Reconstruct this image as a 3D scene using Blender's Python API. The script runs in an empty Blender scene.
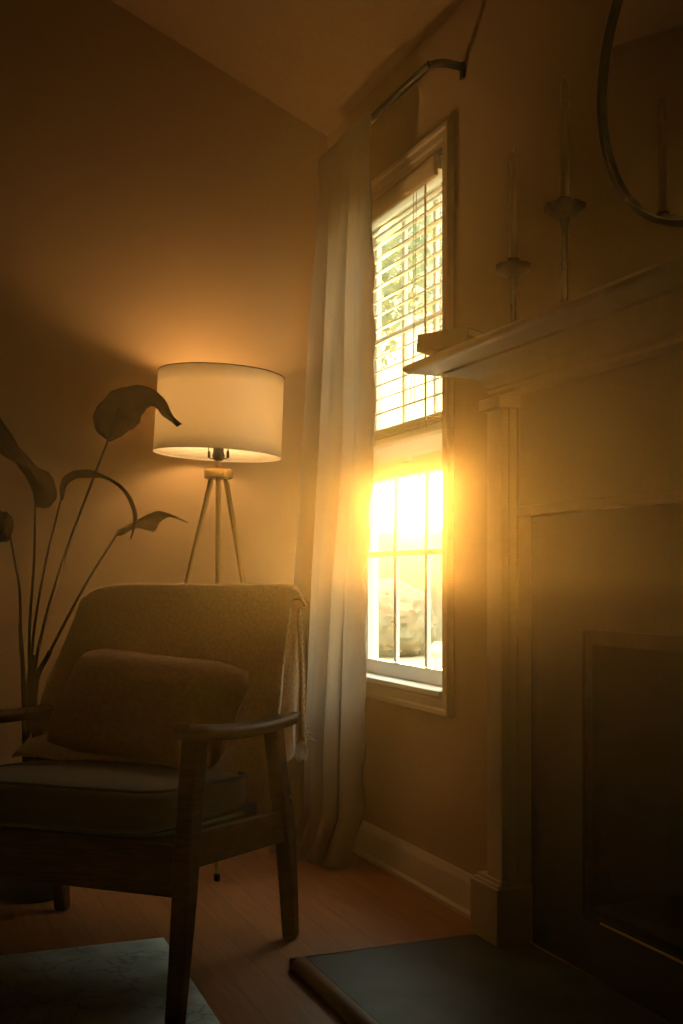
import bpy, bmesh, math, random
from mathutils import Vector, Matrix, noise
random.seed(7)
S = bpy.context.scene
COL = S.collection
V = Vector

# ---------------------------------------------------------------- camera, world, sun, exposure
EYE = 0.93
FWD = V((0.379, 0.9254, 0)); RGT = V((0.9254, -0.379, 0))
cam_d = bpy.data.cameras.new('camera'); cam = bpy.data.objects.new('camera', cam_d); COL.objects.link(cam)
cam.location = (0, 0, EYE)
cam.rotation_euler = (math.pi / 2, 0, -math.asin(0.379))
cam_d.sensor_fit = 'VERTICAL'; cam_d.sensor_height = 36; cam_d.lens = 1120 / 1024 * 36
cam_d.shift_y = (578 - 512) / 1024
cam_d.clip_start = 0.02
S.camera = cam

SUN_DIR = (FWD + RGT * ((411 - 341.5) / 1120) + V((0, 0, (578 - 485) / 1120))).normalized()
sun_d = bpy.data.lights.new('sun', 'SUN'); sun = bpy.data.objects.new('sun', sun_d); COL.objects.link(sun)
sun_d.energy = 7.8; sun_d.angle = math.radians(2.6); sun_d.color = (1.0, 0.49, 0.11)
sun.rotation_euler = SUN_DIR.to_track_quat('Z', 'Y').to_euler()

W = bpy.data.worlds.new('world'); S.world = W; W.use_nodes = True
nt = W.node_tree; nt.nodes.clear()
def N(t, kind, **kw):
    n = t.nodes.new(kind)
    for k, v in kw.items(): setattr(n, k, v)
    return n
tc = N(nt, 'ShaderNodeTexCoord'); sep = N(nt, 'ShaderNodeSeparateXYZ')
nrm = N(nt, 'ShaderNodeVectorMath', operation='NORMALIZE')
nt.links.new(tc.outputs['Generated'], nrm.inputs[0]); nt.links.new(nrm.outputs[0], sep.inputs[0])
ramp = N(nt, 'ShaderNodeValToRGB')
nt.links.new(sep.outputs['Z'], ramp.inputs[0])
el = ramp.color_ramp.elements
el[0].position = 0.0; el[0].color = (1.0, 0.80, 0.44, 1)
el[1].position = 0.9; el[1].color = (3.0, 3.3, 3.1, 1)
e = el.new(0.10); e.color = (1.0, 0.88, 0.58, 1)
e = el.new(0.26); e.color = (0.44, 0.46, 0.33, 1)
e = el.new(0.36); e.color = (0.50, 0.53, 0.40, 1)
e = el.new(0.55); e.color = (2.6, 2.8, 2.5, 1)
dot = N(nt, 'ShaderNodeVectorMath', operation='DOT_PRODUCT'); dot.inputs[1].default_value = SUN_DIR
nt.links.new(nrm.outputs[0], dot.inputs[0])
mx = N(nt, 'ShaderNodeMath', operation='MAXIMUM'); mx.inputs[1].default_value = 0
nt.links.new(dot.outputs['Value'], mx.inputs[0])
def aure(p, k):
    a = N(nt, 'ShaderNodeMath', operation='POWER'); a.inputs[1].default_value = p
    nt.links.new(mx.outputs[0], a.inputs[0])
    b = N(nt, 'ShaderNodeMath', operation='MULTIPLY'); b.inputs[1].default_value = k
    nt.links.new(a.outputs[0], b.inputs[0]); return b
a1, a2 = aure(1400, 26.0), aure(60, 2.2)
ad = N(nt, 'ShaderNodeMath', operation='ADD')
nt.links.new(a1.outputs[0], ad.inputs[0]); nt.links.new(a2.outputs[0], ad.inputs[1])
bg1 = N(nt, 'ShaderNodeBackground'); bg1.inputs[1].default_value = 2.1
bg2 = N(nt, 'ShaderNodeBackground'); bg2.inputs[0].default_value = (1.0, 0.70, 0.30, 1)
nt.links.new(ramp.outputs[0], bg1.inputs[0]); nt.links.new(ad.outputs[0], bg2.inputs[1])
adds = N(nt, 'ShaderNodeAddShader'); wo = N(nt, 'ShaderNodeOutputWorld')
nt.links.new(bg1.outputs[0], adds.inputs[0]); nt.links.new(bg2.outputs[0], adds.inputs[1])
nt.links.new(adds.outputs[0], wo.inputs['Surface'])
W.cycles.sampling_method = 'MANUAL'; W.cycles.sample_map_resolution = 1024

GLARE_DENSITY = 0.053
S.view_settings.view_transform = 'Standard'; S.view_settings.look = 'None'
S.view_settings.gamma = 1; S.view_settings.use_curve_mapping = False
S.view_settings.exposure = 0.0
S.cycles.use_denoising = True
S.cycles.max_bounces = 10; S.cycles.transparent_max_bounces = 24; S.cycles.volume_bounces = 0
S.cycles.diffuse_bounces = 6; S.cycles.sample_clamp_indirect = 6.0
S.cycles.volume_max_steps = 128

# ---------------------------------------------------------------- materials
def mat(name, color, rough=0.6, metal=0.0, spec=0.5, scale=0, amt=0.0, bump=0.0, stretch=(1, 1, 1), col2=None, sheen=0.0, coat=0.0):
    m = bpy.data.materials.new(name); m.use_nodes = True; t = m.node_tree
    b = t.nodes['Principled BSDF']
    b.inputs['Base Color'].default_value = (*color, 1); b.inputs['Roughness'].default_value = rough
    b.inputs['Metallic'].default_value = metal; b.inputs['Specular IOR Level'].default_value = spec
    b.inputs['Sheen Weight'].default_value = sheen; b.inputs['Coat Weight'].default_value = coat
    if scale:
        tcn = N(t, 'ShaderNodeTexCoord'); mp = N(t, 'ShaderNodeMapping'); mp.inputs['Scale'].default_value = stretch
        t.links.new(tcn.outputs['Object'], mp.inputs[0])
        nz = N(t, 'ShaderNodeTexNoise'); nz.inputs['Scale'].default_value = scale; nz.inputs['Detail'].default_value = 6
        t.links.new(mp.outputs[0], nz.inputs['Vector'])
        if amt or col2:
            r = N(t, 'ShaderNodeValToRGB')
            c2 = col2 or tuple(c * (1 - amt) for c in color)
            r.color_ramp.elements[0].position = 0.35; r.color_ramp.elements[0].color = (*c2, 1)
            r.color_ramp.elements[1].position = 0.65; r.color_ramp.elements[1].color = (*color, 1)
            t.links.new(nz.outputs[0], r.inputs[0]); t.links.new(r.outputs[0], b.inputs['Base Color'])
        if bump:
            bp = N(t, 'ShaderNodeBump'); bp.inputs['Strength'].default_value = bump; bp.inputs['Distance'].default_value = 0.003
            t.links.new(nz.outputs[0], bp.inputs['Height']); t.links.new(bp.outputs[0], b.inputs['Normal'])
    return m

def add_translucent(m, fac, color=None, sheer=0):
    t = m.node_tree; b = t.nodes['Principled BSDF']; o = t.nodes['Material Output']
    tr = N(t, 'ShaderNodeBsdfTranslucent'); tr.inputs[0].default_value = (*(color or b.inputs['Base Color'].default_value[:3]), 1)
    mxs = N(t, 'ShaderNodeMixShader'); mxs.inputs[0].default_value = fac
    t.links.new(b.outputs[0], mxs.inputs[1]); t.links.new(tr.outputs[0], mxs.inputs[2])
    t.links.new(mxs.outputs[0], o.inputs['Surface'])
    if sheer:
        tp = N(t, 'ShaderNodeBsdfTransparent'); m2 = N(t, 'ShaderNodeMixShader'); m2.inputs[0].default_value = sheer
        t.links.new(mxs.outputs[0], m2.inputs[1]); t.links.new(tp.outputs[0], m2.inputs[2]); t.links.new(m2.outputs[0], o.inputs['Surface'])
    return m

M = {}
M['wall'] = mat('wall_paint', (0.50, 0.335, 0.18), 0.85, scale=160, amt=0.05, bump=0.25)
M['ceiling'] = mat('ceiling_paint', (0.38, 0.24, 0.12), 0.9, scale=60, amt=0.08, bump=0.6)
M['far_wall'] = mat('dimmed_wall_paint', (0.10, 0.07, 0.045), 0.9, scale=160, amt=0.05)  # unseen walls coloured darker to cut the light bounced into the room
M['trim'] = mat('trim_paint', (0.70, 0.57, 0.40), 0.45, scale=30, amt=0.03)
M['mantel'] = mat('mantel_paint', (0.62, 0.46, 0.29), 0.45, scale=30, amt=0.04)
M['vinyl'] = mat('window_vinyl', (0.88, 0.87, 0.80), 0.4)
M['walnut'] = mat('walnut', (0.085, 0.035, 0.015), 0.6, spec=.15, scale=14, amt=0.5, stretch=(1, 1, 12), bump=0.1)
M['seat_fabric'] = mat('seat_fabric', (0.15, 0.135, 0.105), 0.95, scale=500, amt=0.35, bump=0.5, sheen=0.2)
M['throw'] = mat('throw_fabric', (0.76, 0.53, 0.31), 0.95, scale=120, amt=0.2, bump=0.8, sheen=0.5)
M['fringe'] = mat('fringe_yarn', (0.88, 0.82, 0.68), 0.95)
M['fringe_soft'] = add_translucent(mat('throw_pile', (0.68, 0.52, 0.34), 0.95), .35, (.75, .6, .4))
M['pillow'] = mat('pillow_fabric', (0.62, 0.31, 0.12), 0.95, scale=90, amt=0.2, bump=0.7, sheen=0.4)
M['brass'] = mat('brass', (0.50, 0.33, 0.12), 0.33, metal=0.85, scale=80, amt=0.1)
M['dark_metal'] = mat('dark_metal', (0.02, 0.017, 0.014), 0.45, metal=0.5, scale=90, amt=0.3)
M['bronze'] = mat('bronze', (0.06, 0.035, 0.025), 0.5, metal=0.6, scale=120, amt=0.4)
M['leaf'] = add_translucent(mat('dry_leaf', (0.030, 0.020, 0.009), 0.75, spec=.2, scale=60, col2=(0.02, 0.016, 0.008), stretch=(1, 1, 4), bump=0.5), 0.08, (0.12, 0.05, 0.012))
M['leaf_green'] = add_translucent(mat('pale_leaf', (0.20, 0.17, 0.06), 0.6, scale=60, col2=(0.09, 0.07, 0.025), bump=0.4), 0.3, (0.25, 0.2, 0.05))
M['stem'] = mat('stem', (0.05, 0.035, 0.015), 0.6, scale=50, amt=0.4, stretch=(1, 1, 0.2))
M['pot'] = mat('pot_glaze', (0.03, 0.028, 0.025), 0.5, scale=20, amt=0.3)
M['soil'] = mat('soil', (0.03, 0.02, 0.012), 1.0, scale=80, amt=0.5, bump=1)
M['rug'] = mat('rug_pile', (0.66, 0.72, 0.64), 0.95, scale=9, col2=(0.40, 0.46, 0.42), bump=0.5)
_t = M['rug'].node_tree; _b = _t.nodes['Principled BSDF']; _l = _b.inputs['Base Color'].links[0]; _src = _l.from_socket
_tc = N(_t, 'ShaderNodeTexCoord'); _nz = N(_t, 'ShaderNodeTexNoise'); _nz.inputs['Scale'].default_value = 6; _nz.inputs['Detail'].default_value = 4
_mv = N(_t, 'ShaderNodeVectorMath', operation='ADD'); _t.links.new(_tc.outputs['Object'], _mv.inputs[0]); _sc = N(_t, 'ShaderNodeVectorMath', operation='SCALE'); _sc.inputs['Scale'].default_value = .25
_t.links.new(_tc.outputs['Object'], _nz.inputs['Vector']); _t.links.new(_nz.outputs['Color'], _sc.inputs[0]); _t.links.new(_sc.outputs[0], _mv.inputs[1])
_vo = N(_t, 'ShaderNodeTexVoronoi', feature='DISTANCE_TO_EDGE'); _vo.inputs['Scale'].default_value = 9; _t.links.new(_mv.outputs[0], _vo.inputs['Vector'])
_mr = N(_t, 'ShaderNodeMapRange'); _mr.inputs[1].default_value = .0; _mr.inputs[2].default_value = .035; _mr.inputs[3].default_value = .55; _mr.inputs[4].default_value = 1.0
_t.links.new(_vo.outputs['Distance'], _mr.inputs[0]); _sm = N(_t, 'ShaderNodeVectorMath', operation='SCALE')
_t.links.new(_src, _sm.inputs[0]); _t.links.new(_mr.outputs[0], _sm.inputs['Scale']); _t.links.new(_sm.outputs[0], _b.inputs['Base Color'])
M['slate'] = mat('slate_tile', (0.034, 0.048, 0.046), 0.45, spec=.3, scale=7, col2=(0.010, 0.016, 0.015), bump=0.35)
M['facing'] = mat('facing_slate', (0.010, 0.010, 0.009), 0.5, scale=6, amt=0.5, bump=0.3)
M['firebox'] = mat("firebox_soot", (0.010, 0.0095, 0.0085), 0.9, scale=10, amt=0.5)
M['hearth_wood'] = mat('hearth_edge_wood', (0.30, 0.14, 0.05), 0.4, scale=8, amt=0.4, stretch=(1, 0.1, 1))
M['candle'] = add_translucent(mat('candle_wax', (0.85, 0.68, 0.45), 0.5, scale=20, amt=0.03), .45, (.95, .75, .5))
M['book'] = mat('book_cloth', (0.28, 0.16, 0.08), 0.8, scale=200, amt=0.1)
M['paper'] = mat('page_paper', (0.6, 0.5, 0.35), 0.9, scale=300, amt=0.2, stretch=(1, 1, 8))
M['slat'] = add_translucent(mat('blind_slat', (0.84, 0.80, 0.68), 0.45), 0.38, (0.92, 0.84, 0.64))
M['cord'] = mat('blind_cord', (0.55, 0.48, 0.34), 0.8)
M['shade'] = add_translucent(mat('shade_linen', (0.86, 0.82, 0.75), 0.9, scale=220, amt=0.10, bump=0.2), 0.32, (0.95, 0.86, 0.70))
M['shade_lining'] = mat('shade_lining', (0.85, 0.78, 0.62), 0.8)
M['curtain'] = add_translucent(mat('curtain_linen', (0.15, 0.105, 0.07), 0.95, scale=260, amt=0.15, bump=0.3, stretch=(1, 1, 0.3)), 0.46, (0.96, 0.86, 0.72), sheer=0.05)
M['mirror'] = mat('mirror_glass', (0.75, 0.75, 0.72), 0.03, metal=1.0)
M['lawn'] = mat('pale_ground', (0.50, 0.43, 0.28), 0.95, scale=3, amt=0.2)
M['bark'] = mat('bark', (0.16, 0.11, 0.07), 0.95, scale=20, amt=0.4)
M['foliage'] = add_translucent(mat('foliage', (0.32, 0.36, 0.22), 0.7, scale=4, amt=0.2), 0.5, (0.52, 0.55, 0.34))
M['hedge'] = mat('hedge_foliage', (0.36, 0.31, 0.20), 0.9, scale=3, amt=0.2)

# bulb
m = bpy.data.materials.new('bulb_glass'); m.use_nodes = True; t = m.node_tree; t.nodes.clear()
em = N(t, 'ShaderNodeEmission'); em.inputs[0].default_value = (1, 0.62, 0.26, 1); em.inputs[1].default_value = 60
o = N(t, 'ShaderNodeOutputMaterial'); t.links.new(em.outputs[0], o.inputs[0]); M['bulb'] = m
# window glass (thin)
m = bpy.data.materials.new('window_glass'); m.use_nodes = True; t = m.node_tree; t.nodes.clear()
tr = N(t, 'ShaderNodeBsdfTransparent'); tr.inputs[0].default_value = (0.95, 0.97, 0.93, 1)
gl = N(t, 'ShaderNodeBsdfGlossy'); gl.inputs['Roughness'].default_value = 0.03
mxs = N(t, 'ShaderNodeMixShader'); mxs.inputs[0].default_value = 0.05
o = N(t, 'ShaderNodeOutputMaterial'); t.links.new(tr.outputs[0], mxs.inputs[1]); t.links.new(gl.outputs[0], mxs.inputs[2]); t.links.new(mxs.outputs[0], o.inputs[0])
M['glass'] = m
# wood floor: planks running across, red-brown
m = bpy.data.materials.new('wood_floor'); m.use_nodes = True; t = m.node_tree; b = t.nodes['Principled BSDF']
tcn = N(t, 'ShaderNodeTexCoord'); mp = N(t, 'ShaderNodeMapping'); mp.inputs['Rotation'].default_value = (0, 0, math.pi / 2)
t.links.new(tcn.outputs['Object'], mp.inputs[0])
bk = N(t, 'ShaderNodeTexBrick'); bk.inputs['Scale'].default_value = 1.0
bk.inputs['Brick Width'].default_value = 1.1; bk.inputs['Row Height'].default_value = 0.083; bk.inputs['Mortar Size'].default_value = 0.0012
bk.inputs['Color1'].default_value = (0.42, 0.165, 0.055, 1); bk.inputs['Color2'].default_value = (0.35, 0.13, 0.045, 1)
bk.inputs['Mortar'].default_value = (0.20, 0.08, 0.03, 1); bk.offset = 0.37
t.links.new(mp.outputs[0], bk.inputs['Vector'])
mp2 = N(t, 'ShaderNodeMapping'); mp2.inputs['Scale'].default_value = (18, 1.6, 1)
t.links.new(tcn.outputs['Object'], mp2.inputs[0])
nz = N(t, 'ShaderNodeTexNoise'); nz.inputs['Scale'].default_value = 2.2; nz.inputs['Detail'].default_value = 8; nz.inputs['Distortion'].default_value = 1.5
t.links.new(mp2.outputs[0], nz.inputs['Vector'])
mr = N(t, 'ShaderNodeMapRange'); mr.inputs['To Min'].default_value = 0.55; mr.inputs['To Max'].default_value = 1.25
t.links.new(nz.outputs[0], mr.inputs[0])
mm = N(t, 'ShaderNodeVectorMath', operation='SCALE'); t.links.new(bk.outputs['Color'], mm.inputs[0]); t.links.new(mr.outputs[0], mm.inputs['Scale'])
t.links.new(mm.outputs[0], b.inputs['Base Color']); b.inputs['Roughness'].default_value = 0.42
bp = N(t, 'ShaderNodeBump'); bp.inputs['Strength'].default_value = 0.15; bp.inputs['Distance'].default_value = 0.002
t.links.new(nz.outputs[0], bp.inputs['Height']); t.links.new(bp.outputs[0], b.inputs['Normal']); M['floor'] = m

# ---------------------------------------------------------------- mesh helpers
class MB:
    def __init__(s): s.v = []; s.f = []
    def box(s, x0, x1, y0, y1, z0, z1, T=None):
        n = len(s.v)
        for z in (z0, z1):
            for x, y in ((x0, y0), (x1, y0), (x1, y1), (x0, y1)):
                p = V((x, y, z)); s.v.append(T(p) if T else p)
        s.f += [tuple(n + i for i in q) for q in ((0, 3, 2, 1), (4, 5, 6, 7), (0, 1, 5, 4), (1, 2, 6, 5), (2, 3, 7, 6), (3, 0, 4, 7))]
        return s
    def prism(s, poly, fn, a, b):          # poly = 2-D outline, fn(p, q, w) -> 3-D point
        n = len(s.v); k = len(poly)
        for w in (a, b):
            for p, q in poly: s.v.append(V(fn(p, q, w)))
        s.f += [tuple(n + i for i in range(k))[::-1], tuple(n + k + i for i in range(k))]
        s.f += [(n + i, n + (i + 1) % k, n + k + (i + 1) % k, n + k + i) for i in range(k)]
        return s
    def tube(s, pts, r, seg=10, flat=None):
        pts = [V(p) for p in pts]; n = len(s.v); k = len(pts)
        rs = r if isinstance(r, (list, tuple)) else [r] * k
        up = V((0, 0, 1)); pn = None
        for i, p in enumerate(pts):
            d = (pts[min(i + 1, k - 1)] - pts[max(i - 1, 0)]).normalized()
            if pn is None:
                a = d.cross(up)
                if a.length < 0.05: a = d.cross(V((1, 0, 0)))
            else: a = pn - d * pn.dot(d)
            a.normalize(); b = d.cross(a); pn = a
            for j in range(seg):
                th = 2 * math.pi * j / seg
                s.v.append(p + a * (math.cos(th) * rs[i]) + b * (math.sin(th) * rs[i] * (flat or 1)))
        for i in range(k - 1):
            for j in range(seg):
                j2 = (j + 1) % seg
                s.f.append((n + i * seg + j, n + i * seg + j2, n + (i + 1) * seg + j2, n + (i + 1) * seg + j))
        s.f.append(tuple(n + j for j in range(seg))[::-1]); s.f.append(tuple(n + (k - 1) * seg + j for j in range(seg)))
        return s
    def lathe(s, prof, c=(0, 0, 0), seg=40, fn=None):
        n = len(s.v); c = V(c); k = len(prof)
        for r, z in prof:
            for j in range(seg):
                th = 2 * math.pi * j / seg; rr = r * (fn(th, r) if fn else 1)
                s.v.append(c + V((rr * math.cos(th), rr * math.sin(th), z)))
        for i in range(k - 1):
            for j in range(seg):
                j2 = (j + 1) % seg
                s.f.append((n + i * seg + j, n + i * seg + j2, n + (i + 1) * seg + j2, n + (i + 1) * seg + j))
        if prof[0][0] > 1e-4: s.f.append(tuple(n + j for j in range(seg))[::-1])
        if prof[-1][0] > 1e-4: s.f.append(tuple(n + (k - 1) * seg + j for j in range(seg)))
        return s
    def grid(s, fn, nu, nv):
        n = len(s.v)
        for i in range(nu + 1):
            for j in range(nv + 1): s.v.append(V(fn(i / nu, j / nv)))
        for i in range(nu):
            for j in range(nv):
                a = n + i * (nv + 1) + j; s.f.append((a, a + nv + 1, a + nv + 2, a + 1))
        return s
    def build(s, name, m, parent=None, bevel=0, smooth=True, solid=0, sub=0):
        me = bpy.data.meshes.new(name); me.from_pydata([tuple(p) for p in s.v], [], s.f)
        b = bmesh.new(); b.from_mesh(me); bmesh.ops.remove_doubles(b, verts=b.verts, dist=1e-5)
        bmesh.ops.recalc_face_normals(b, faces=b.faces); b.to_mesh(me); b.free()
        me.materials.append(m)
        if smooth:
            me.shade_smooth()
            try: me.set_sharp_from_angle(angle=math.radians(38))
            except Exception: pass
        o = bpy.data.objects.new(name, me); COL.objects.link(o)
        if bevel:
            q = o.modifiers.new('bevel', 'BEVEL'); q.width = bevel; q.segments = 3; q.limit_method = 'ANGLE'; q.harden_normals = False
        if solid:
            q = o.modifiers.new('solid', 'SOLIDIFY'); q.thickness = solid; q.offset = 0
        if sub:
            q = o.modifiers.new('sub', 'SUBSURF'); q.levels = sub; q.render_levels = sub
        if parent: adopt(o, parent)
        return o

def adopt(o, parent):
    o.parent = parent
    o.matrix_parent_inverse = parent_world(parent).inverted()
def parent_world(p):
    mtx = Matrix.LocRotScale(p.location, p.rotation_euler, p.scale)
    return (parent_world(p.parent) @ p.matrix_parent_inverse @ mtx) if p.parent else mtx
def empty(name, loc=(0, 0, 0)):
    o = bpy.data.objects.new(name, None); COL.objects.link(o); o.location = loc; o.empty_display_size = 0.05; return o
def tag(o, label=None, cat=None, group=None, kind=None):
    if label: o['label'] = label
    if cat: o['category'] = cat
    if group: o['group'] = group
    if kind: o['kind'] = kind
    return o
def struct(o): o['kind'] = 'structure'; return o
def ray(u, v, s):                          # a point seen along a direction at a given depth
    return V((0, 0, EYE)) + FWD * s + RGT * ((u - 341.5) / 1120 * s) + V((0, 0, (578 - v) / 1120 * s))
def lerp(a, b, t): return a + (b - a) * t
def smooth_line(pts, n):                   # Catmull-Rom resample
    P = [V(p) for p in pts]; P = [P[0] * 2 - P[1]] + P + [P[-1] * 2 - P[-2]]; out = []
    segs = len(P) - 3
    for i in range(n + 1):
        x = i / n * segs; k = min(int(x), segs - 1); t = x - k
        a, b, c, d = P[k:k + 4]
        out.append(0.5 * ((2 * b) + (c - a) * t + (2 * a - 5 * b + 4 * c - d) * t * t + (3 * b - a - 3 * c + d) * t ** 3))
    return out

# ---------------------------------------------------------------- the room
WX, BY = 1.5, 3.8          # window wall plane, back wall plane
LX, FY = -3.2, -2.4
EAVE, SL = 2.54, 0.436
RX = -1.0; RIDGE = EAVE + SL * (WX - RX)
WT = 0.11                  # wall thickness
WY0, WY1, WZ0, WZ1 = 2.868, 3.645, 0.60, 2.165      # window opening
FC = 1.72                  # fireplace centre
FY0, FY1, FZ0, FZ1 = FC - 0.42, FC + 0.42, 0.17, 0.80

floor = struct(MB().box(LX - .1, WX + WT, FY - .1, BY + .1, -0.1, 0).build('floor', M['floor'], smooth=False))
def ceil_poly(off): return [(WX + WT, EAVE - SL * WT + off), (RX, RIDGE + off), (LX - .1, RIDGE - SL * (RX - LX + .1) + off)]
top = ceil_poly(0.1); bot = ceil_poly(0)
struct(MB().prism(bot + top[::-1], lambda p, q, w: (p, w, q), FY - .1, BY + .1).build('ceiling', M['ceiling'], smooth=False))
LZ = RIDGE - SL * (RX - LX)
gable = [(LX - .1, 0), (WX, 0), (WX, EAVE), (RX, RIDGE), (LX - .1, LZ)]
struct(MB().prism(gable, lambda p, q, w: (p, w, q), BY, BY + .1).build('wall_back', M['wall'], smooth=False))
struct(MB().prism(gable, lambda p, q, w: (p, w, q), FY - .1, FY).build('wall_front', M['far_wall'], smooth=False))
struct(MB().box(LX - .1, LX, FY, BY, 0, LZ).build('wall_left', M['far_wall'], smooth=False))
wb = MB(); ys = [FY - .1, FY0, FY1, WY0, WY1, BY + .1]; zs = [0, WZ0, FZ0, FZ1, WZ1, EAVE]
def wbox(y0, y1, z0, z1): wb.box(WX, WX + WT, y0, y1, z0, z1)
wbox(FY - .1, FY0, 0, EAVE); wbox(FY0, FY1, 0, FZ0); wbox(FY0, FY1, FZ1, EAVE); wbox(FY1, WY0, 0, EAVE)
wbox(WY0, WY1, 0, WZ0); wbox(WY0, WY1, WZ1, EAVE); wbox(WY1, BY + .1, 0, EAVE)
struct(wb.build('wall_right', M['wall'], smooth=False))

# baseboards (profiled)
bprof = [(0, 0), (0.024, 0), (0.024, 0.012), (0.015, 0.02), (0.015, 0.088), (0.012, 0.096), (0.007, 0.104), (0.004, 0.112), (0, 0.114)]
struct(MB().prism(bprof, lambda p, q, w: (WX - p, w, q), 2.50, BY).build('baseboard_right', M['trim']))
struct(MB().prism(bprof, lambda p, q, w: (w, BY - p, q), LX, WX - 0.024).build('baseboard_back', M['trim']))
struct(MB().prism(bprof, lambda p, q, w: (LX + p, w, q), FY, BY - 0.024).build('baseboard_left', M['trim']))

# ---------------------------------------------------------------- window
win = struct(empty('window_1', (WX, (WY0 + WY1) / 2, WZ0)))
# casing: stepped picture-frame profile, mitred sides
def casing(mb, prof, y0, y1, z0, z1):
    n = len(mb.v); k = len(prof)
    for cy, cz, sy, sz in ((y0, z0, -1, -1), (y1, z0, 1, -1), (y1, z1, 1, 1), (y0, z1, -1, 1)):
        ky = .66; kz = .94 if sz < 0 else .95       # slim sides, deeper head and apron
        for w, d in prof: mb.v.append(V((WX - d, cy + sy * w * ky, cz + sz * w * kz)))
    for c in range(4):
        for i in range(k):
            a = n + c * k + i; b = n + c * k + (i + 1) % k; c2 = n + ((c + 1) % 4) * k
            mb.f.append((a, b, c2 + (i + 1) % k, c2 + i))
cs = MB(); casing(cs, [(0, 0), (0, 0.012), (0.006, 0.015), (0.020, 0.014), (0.026, 0.018), (0.048, 0.016), (0.054, 0.021), (0.066, 0.021), (0.070, 0.017), (0.070, 0)], WY0, WY1, WZ0, WZ1)
cs.build('window_casing', M['trim'], win)
jm = MB()
jm.box(WX - .004, WX + WT + .02, WY0, WY0 + .012, WZ0, WZ1).box(WX - .004, WX + WT + .02, WY1 - .012, WY1, WZ0, WZ1)
jm.box(WX - .004, WX + WT + .02, WY0 + .012, WY1 - .012, WZ1 - .012, WZ1)
jm.build('jamb', M['vinyl'], win, smooth=False)
MB().box(WX - .024, WX + WT + .02, WY0 + .0, WY1 - .0, WZ0 - .012, WZ0 + .004).build('sill', M['vinyl'], win, bevel=0.003)
def sash(name, x0, x1, z0, z1, rb, rt, hz, px):
    a, b = WY0 + .012, WY1 - .012
    ya, yb = 2.899, 3.571
    s = MB().box(x0, x1, a, ya, z0, z1).box(x0, x1, yb, b, z0, z1).box(x0, x1, ya, yb, z0, z0 + rb).box(x0, x1, ya, yb, z1 - rt, z1)
    # glazing stops
    s.box(x0 + .004, x0 + .010, ya, ya + .008, z0 + rb, z1 - rt).box(x0 + .004, x0 + .010, yb - .008, yb, z0 + rb, z1 - rt)
    o = s.build(name, M['vinyl'], win, bevel=0.002)
    for y in (3.126, 3.353):
        MB().box(px - .007, px + .007, y - .009, y + .009, z0 + rb, z1 - rt).build('muntin', M['vinyl'], o, bevel=0.003)
    for z in hz:
        MB().box(px - .0075, px + .0075, ya, yb, z - .009, z + .009).build('muntin', M['vinyl'], o, bevel=0.003)
    MB().box(px - .002, px + .002, ya, yb, z0 + rb, z1 - rt).build('pane', M['glass'], o, smooth=False)
sash('lower_sash', 1.553, 1.583, 0.604, 1.315, 0.048, 0.057, [1.011], 1.57)
sash('upper_sash', 1.586, 1.614, 1.262, 2.153, 0.125, 0.045, [1.75], 1.60)
MB().box(1.535, 1.553, 3.20, 3.26, 1.300, 1.318).build('sash_lock', M['vinyl'], win, bevel=0.003)

# blinds
bl = tag(empty('window_blind', (1.52, 3.235, 2.12)), 'cream horizontal slatted blind raised to the middle of the tall window', 'blind')
BY0, BY1 = WY0 + .018, WY1 - .018
MB().box(1.485, 1.545, BY0, BY1, 2.112, 2.150).build('headrail', M['vinyl'], bl, bevel=0.002)
MB().prism([(0, 0), (.010, 0), (.014, .006), (.014, .05), (.011, .058), (.006, .062), (0, .062)], lambda p, q, w: (1.482 - p, w, 2.092 + q), BY0 - .002, BY1 + .002).build('valance', M['trim'], bl)
zz = 2.078; pitch = 0.0465; k = 0
while zz > 1.43:
    th = math.radians(-24 + (3 if k % 5 == 2 else 0)); c, s_ = math.cos(th), math.sin(th)
    sl = MB()
    def fn(a, b, z=zz, c=c, s_=s_):
        w = (a - .5) * .050; h = 0.0022 * (1 - (2 * a - 1) ** 2)
        return (1.521 + w * c - h * s_, lerp(BY0, BY1, b), z - w * s_ + h * c)
    sl.grid(fn, 6, 1)
    sl.build('slat', M['slat'], bl, solid=0.0024)
    zz -= pitch; k += 1
for j in range(5):
    MB().box(1.497, 1.545, BY0, BY1, 1.385 + j * .0062, 1.3885 + j * .0062).build('slat', M['slat'], bl)
MB().box(1.496, 1.546, BY0, BY1, 1.362, 1.382).build('bottom_rail', M['slat'], bl, bevel=0.004)
for y in (2.99, 3.48):
    for x in (1.4965, 1.5455):
        MB().tube([(x, y, 2.112), (x, y, 1.37)], 0.0009, 5).build('ladder_cord', M['cord'], bl)
MB().tube([(1.487, 3.055, 2.105), (1.486, 3.056, 1.8), (1.488, 3.052, 1.45)], 0.0011, 6).build('lift_cord', M['cord'], bl)
MB().tube([(1.487, 3.035, 2.105), (1.486, 3.045, 1.7), (1.489, 3.09, 1.42)], 0.0011, 6).build('lift_cord', M['cord'], bl)
MB().tube([(1.487, 2.975, 2.112), (1.4862, 2.973, 1.40)], 0.0033, 6).build('tilt_wand', M['cord'], bl)

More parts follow.
